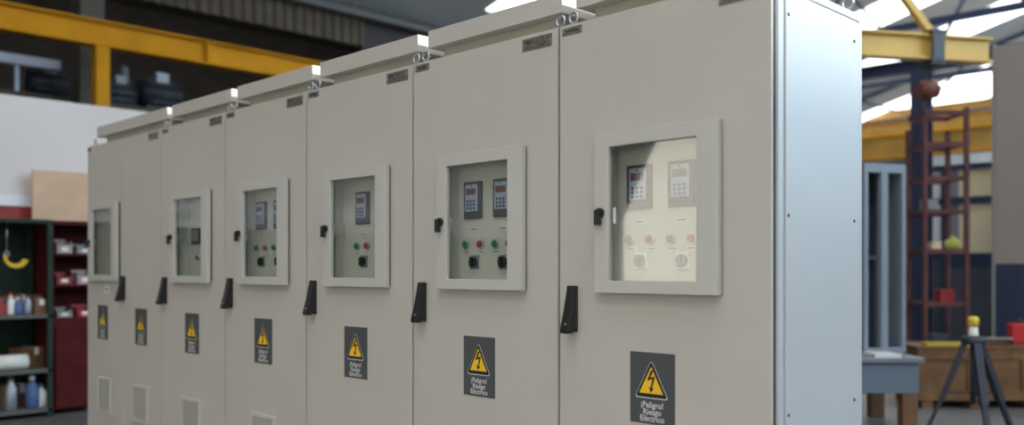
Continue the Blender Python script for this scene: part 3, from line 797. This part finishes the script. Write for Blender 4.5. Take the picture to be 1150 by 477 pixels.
# taupe wall panel at right edge
xw = at(1118, 9.47)[0]
bm = B(); box(bm, xw, 2.0, 10.3, 10.42, hz(296, 9.47), hz(52, 9.47)); struct('wall_side', bm, TAUPE)
bm = B(); box(bm, xw, 2.0, 10.3, 10.42, 0, hz(296, 9.47)); struct('wall_side_base', bm, mat('navy dado', (0.016, 0.028, 0.07), 0.6))
bm = B(); box(bm, xw - 0.03, xw, 10.28, 10.44, 0, hz(50, 9.47)); struct('trim_3', bm, GREYP)

# red oxide rack
xr_, yr_ = at(1052, 9.55)
rk = thing('steel_rack', 'tall red-brown open steel rack in front of the navy column', 'rack', (xr_, yr_, 0), PSI)
W_ = 0.215
for sx in (-1, 1):
    for sy in (-0.2, 0.2):
        bm = B(); box(bm, sx * W_ - 0.022, sx * W_ + 0.022, sy - 0.022, sy + 0.022, 0, 2.98 if sy < 0 else 2.8); obj('post', bm, RUST, rk)
for z in (0.46, 0.94, 1.49, 1.90, 2.25, 2.60, 2.93):
    bm = B(); box(bm, -W_, W_, -0.21, -0.18, z - 0.03, z + 0.02); box(bm, -W_, W_, 0.18, 0.21, z - 0.03, z + 0.02)
    box(bm, -W_, -W_ + 0.03, -0.18, 0.18, z - 0.02, z + 0.01); box(bm, W_ - 0.03, W_, -0.18, 0.18, z - 0.02, z + 0.01)
    if z < 2.0 : box(bm, -W_ + 0.03, W_ - 0.03, -0.18, 0.18, z, z + 0.012)
    obj('shelf', bm, RUST, rk)
def rackloc(dx, dy): return (xr_ + dx * RC - dy * RS, yr_ + dx * RS + dy * RC)
q = rackloc(0.14, -0.05)
o = thing('plastic_bag', 'yellow-green plastic bundle on the red rack shelf', 'bag', (q[0], q[1], 1.502), PSI)
bm = B(); bmesh.ops.create_icosphere(bm, subdivisions=3, radius=0.075)
for v in bm.verts: v.co.z = max(v.co.z * 0.9, -0.06) + 0.06; v.co *= 1 + 0.1 * math.sin(v.co.x * 60) * math.cos(v.co.y * 50)
obj('sack', bm, LIME, o)
bm = B(); lathe(bm, [(0.015, 0.10), (0.01, 0.125), (0.03, 0.15)], n=10); obj('knot', bm, LIME, o)
for dx, z, s, m, lb in ((-0.02, 1.502, 0.10, BLIND, 'small beige box beside the yellow-green bundle on the red rack'), (-0.08, 1.912, 0.14, GREYP, 'grey box on the upper solid shelf of the red rack'), (0.08, 0.952, 0.15, REDP, 'dull red box on the low shelf of the red rack'), (0.0, 0.472, 0.16, GREYD, 'dark box on the lowest shelf of the red rack')):
    q = rackloc(dx, 0); r = thing('storage_box', lb, 'box', (q[0], q[1], z), PSI)
    bm = B(); box(bm, -s / 2, s / 2, -s / 2, s / 2, 0, s * 0.8); obj('body', bm, m, r, 0.005)
    bm = B(); box(bm, -s / 2 - 0.004, s / 2 + 0.004, -s / 2 - 0.004, s / 2 + 0.004, s * 0.8, s * 0.9); obj('lid', bm, m, r, 0.003)

# open enclosure frame standing on a bench
Zb = 7.55
bx_, by_ = at(996, Zb)
tb = thing('work_trolley', 'blue-grey work trolley carrying the open enclosure frame', 'trolley', (bx_, by_, 0), PSI)
zt_ = hz(397, Zb)
bm = B(); box(bm, -0.55, 0.155, -0.35, 0.45, zt_ - 0.04, zt_); obj('top', bm, ALU, tb, 0.004)
bm = B(); box(bm, -0.52, 0.125, -0.32, 0.42, zt_ - 0.29, zt_ - 0.04); obj('body', bm, BENCH, tb, 0.006)
for x in (-0.44, 0.055):
    for y in (-0.27, 0.37):
        bm = B(); box(bm, x - 0.06, x + 0.06, y - 0.05, y + 0.05, 0, zt_ - 0.29); obj('leg', bm, CARD, tb)
bm = B(); box(bm, -0.23, -0.02, -0.33, -0.05, zt_, zt_ + 0.025)
o = obj('paper_stack', bm, WHITE, None, loc=(bx_, by_, 0)); o.rotation_euler = (0, 0, PSI); tag(o, 'white paper stack lying on the work trolley before the frame', 'paper')
ef = thing('enclosure_frame', 'unfinished open double-bay grey enclosure frame standing on the trolley', 'enclosure', (bx_, by_, zt_), PSI + 0.35)
H_ = hz(184, Zb) - zt_; w0, w1 = -0.235, 0.205; t = 0.042
bm = B()
for x in (w0, -0.02 - 0.035, w1 - t):
    ww = 0.07 if abs(x) < 0.1 else t
    box(bm, x, x + ww, 0, 0.05, 0, H_)
for z in (0, H_ - 0.075): box(bm, w0, w1, 0.002, 0.048, z, z + (0.05 if z == 0 else 0.075))
obj('front_frame', bm, GREYF, ef, 0.003)
bm = B(); box(bm, w1 - 0.012, w1, 0.05, 0.38, 0.0, H_); box(bm, w0, w0 + 0.012, 0.05, 0.38, 0, H_); box(bm, w0, w1, 0.05, 0.38, H_ - 0.012, H_); obj('side_sheet', bm, GREYF, ef)
bm = B(); box(bm, w0 + 0.012, w1 - 0.012, 0.36, 0.38, 0.0, H_ - 0.012); obj('mounting_plate', bm, mat('slate board', (0.05, 0.06, 0.075), 0.5), ef)
bm = B(); box(bm, w0 + 0.03, w1 - 0.03, 0.30, 0.32, H_ * 0.5, H_ * 0.5 + 0.03); obj('rail', bm, GREYF, ef)

# timber crate
kx, ky = at(1098, 8.35); zc_ = hz(389, 8.35)
cr = thing('timber_crate', 'long brown timber crate on the floor behind the tripod', 'crate', (kx, ky, 0), PSI)
w = 0.555
bm = B(); box(bm, -w, w + 0.3, 0.02, 0.60, 0.08, zc_ - 0.02); obj('body', bm, CRATEW, cr)
for i, (z0, z1) in enumerate(((0.08, 0.17), (zc_ - 0.12, zc_ - 0.02))):
    bm = B(); box(bm, -w, w + 0.3, 0.0, 0.02, z0, z1); obj('batten', bm, CRATEW, cr)
for x in (-w, -0.09, w - 0.14, w + 0.2):
    bm = B(); box(bm, x, x + 0.10, -0.002, 0.02, 0.17, zc_ - 0.12); obj('upright', bm, CRATEW, cr)
bm = B(); box(bm, -w - 0.01, w + 0.31, -0.01, 0.61, zc_ - 0.02, zc_); obj('lid', bm, CRATEW, cr)
for x in (-w + 0.1, 0, w):
    bm = B(); box(bm, x - 0.05, x + 0.05, 0.02, 0.60, 0, 0.08); obj('skid', bm, CRATEW, cr)
def crloc(dx, dy): return (kx + dx * RC - dy * RS, ky + dx * RS + dy * RC)
q = crloc(-0.26, 0.06)
o = obj('yellow_plank', (lambda b: (box(b, -0.21, 0.21, -0.04, 0.04, 0, 0.035), b)[1])(B()), mat('yellow plank paint', (0.5, 0.36, 0.03), 0.6), None, 0.004, loc=(q[0], q[1], zc_)); o.rotation_euler = (0, 0, PSI)
tag(o, 'short yellow plank lying on the left of the crate lid', 'plank')
q = crloc(0.24, 0.25); r = thing('cable_bundle', 'grey cable bundle heaped on the middle of the crate lid', 'cable', (q[0], q[1], zc_), PSI)
bm = B()
for k in range(5): torus(bm, (0.03 * k - 0.05, 0, 0.0), 0.13, 0.014, 'Y', 20, 6)
bmesh.ops.rotate(bm, verts=bm.verts, cent=(0, 0, 0), matrix=Matrix.Rotation(PI / 2 * 0.93, 3, 'X'))
for v in bm.verts: v.co.z = v.co.z + 0.05
obj('coil', bm, GREYP, r)
q = crloc(0.56, 0.3); r = thing('red_canister', 'red canister at the right edge, standing on the crate', 'canister', (q[0], q[1], zc_), PSI)
bm = B(); box(bm, -0.10, 0.16, -0.06, 0.06, 0, 0.20); obj('body', bm, mat('bright red plastic', (0.5, 0.02, 0.02), 0.5), r, 0.02)
bm = B(); tube(bm, (0.0, 0, 0.2), (0.0, 0, 0.24), 0.02, 12); obj('cap', bm, BLACK2, r)
# tripod
px_, py_ = at(1093, 6.6); zt2 = hz(382, 6.6)
tp = thing('tripod_stand', 'dark metal tripod stand with yellow and white head before the crate', 'tripod', (px_, py_, 0), PSI)
for ax_, ay_ in ((-0.30, 0.16), (-0.03, -0.30), (0.38, 0.12)):
    d = Vector((ax_, ay_, 0)).normalized()
    bm = B(); bar(bm, (d.x * 0.05, d.y * 0.05, zt2), (ax_ * 0.62, ay_ * 0.62, zt2 * 0.42), 0.055, 0.045); lg = obj('leg', bm, TRIP, tp)
    bm = B(); bar(bm, (ax_ * 0.58, ay_ * 0.58, zt2 * 0.47), (ax_, ay_, 0.02), 0.038, 0.03); obj('lower_leg', bm, TRIP, lg)
    bm = B(); bar(bm, (0, 0, zt2 * 0.5), (ax_ * 0.55, ay_ * 0.55, zt2 * 0.5), 0.015, 0.015); obj('brace', bm, TRIP, lg)
    bm = B(); lathe(bm, [(0.025, 0), (0.025, 0.015), (0.015, 0.03)], (ax_, ay_, 0), 12); obj('foot', bm, BLACK, lg)
bm = B(); tube(bm, (0, 0, zt2 * 0.4), (0, 0, zt2 + 0.02), 0.022, 12); obj('centre_column', bm, TRIP, tp)
bm = B(); lathe(bm, [(0.075, -0.03), (0.085, 0.0), (0.07, 0.03), (0.03, 0.035)], (0, 0, zt2), 20); obj('hub', bm, TRIP, tp)
bm = B(); lathe(bm, [(0.03, 0.02), (0.035, 0.04), (0.028, 0.11)], (0, 0, zt2), 16); obj('socket', bm, DUSTY, tp)
bm = B(); lathe(bm, [(0.036, 0.105), (0.038, 0.16), (0.025, 0.175)], (0, 0, zt2), 16); obj('knob', bm, mat('yellow plastic', (0.7, 0.5, 0.03), 0.5), tp)

# ------------------------------------------------------------------ light
w = bpy.data.worlds.new('World'); bpy.context.scene.world = w; w.use_nodes = True
bg = w.node_tree.nodes['Background']; bg.inputs['Color'].default_value = (1.0, 0.93, 0.80, 1); bg.inputs['Strength'].default_value = 3.0

sd = bpy.data.lights.new('Sun', 'SUN'); sun = bpy.data.objects.new('Sun', sd); C.objects.link(sun)
sd.energy = 4.8; sd.angle = math.radians(2.6); sd.color = (1.0, 0.98, 0.95)
sun.rotation_euler = Vector((1.0, 0.44, 0.62)).to_track_quat('Z', 'Y').to_euler()

# ------------------------------------------------------------------ camera
cd = bpy.data.cameras.new('Camera'); cam = bpy.data.objects.new('Camera', cd); C.objects.link(cam)
cam.location = (0, 0, EYE); cam.rotation_euler = (PI / 2, 0, PSI)
cd.sensor_fit = 'HORIZONTAL'; cd.sensor_width = 36; cd.lens = 36 * F_PX / 1150
cd.shift_y = 63.5 / 1150
cd.dof.use_dof = True; cd.dof.focus_distance = 3.35; cd.dof.aperture_fstop = (cd.lens / 1000) / 0.024
bpy.context.scene.camera = cam
sc = bpy.context.scene
sc.view_settings.view_transform = 'Standard'; sc.view_settings.look = 'None'; sc.view_settings.gamma = 1
sc.view_settings.use_curve_mapping = False; sc.view_settings.exposure = 0.97
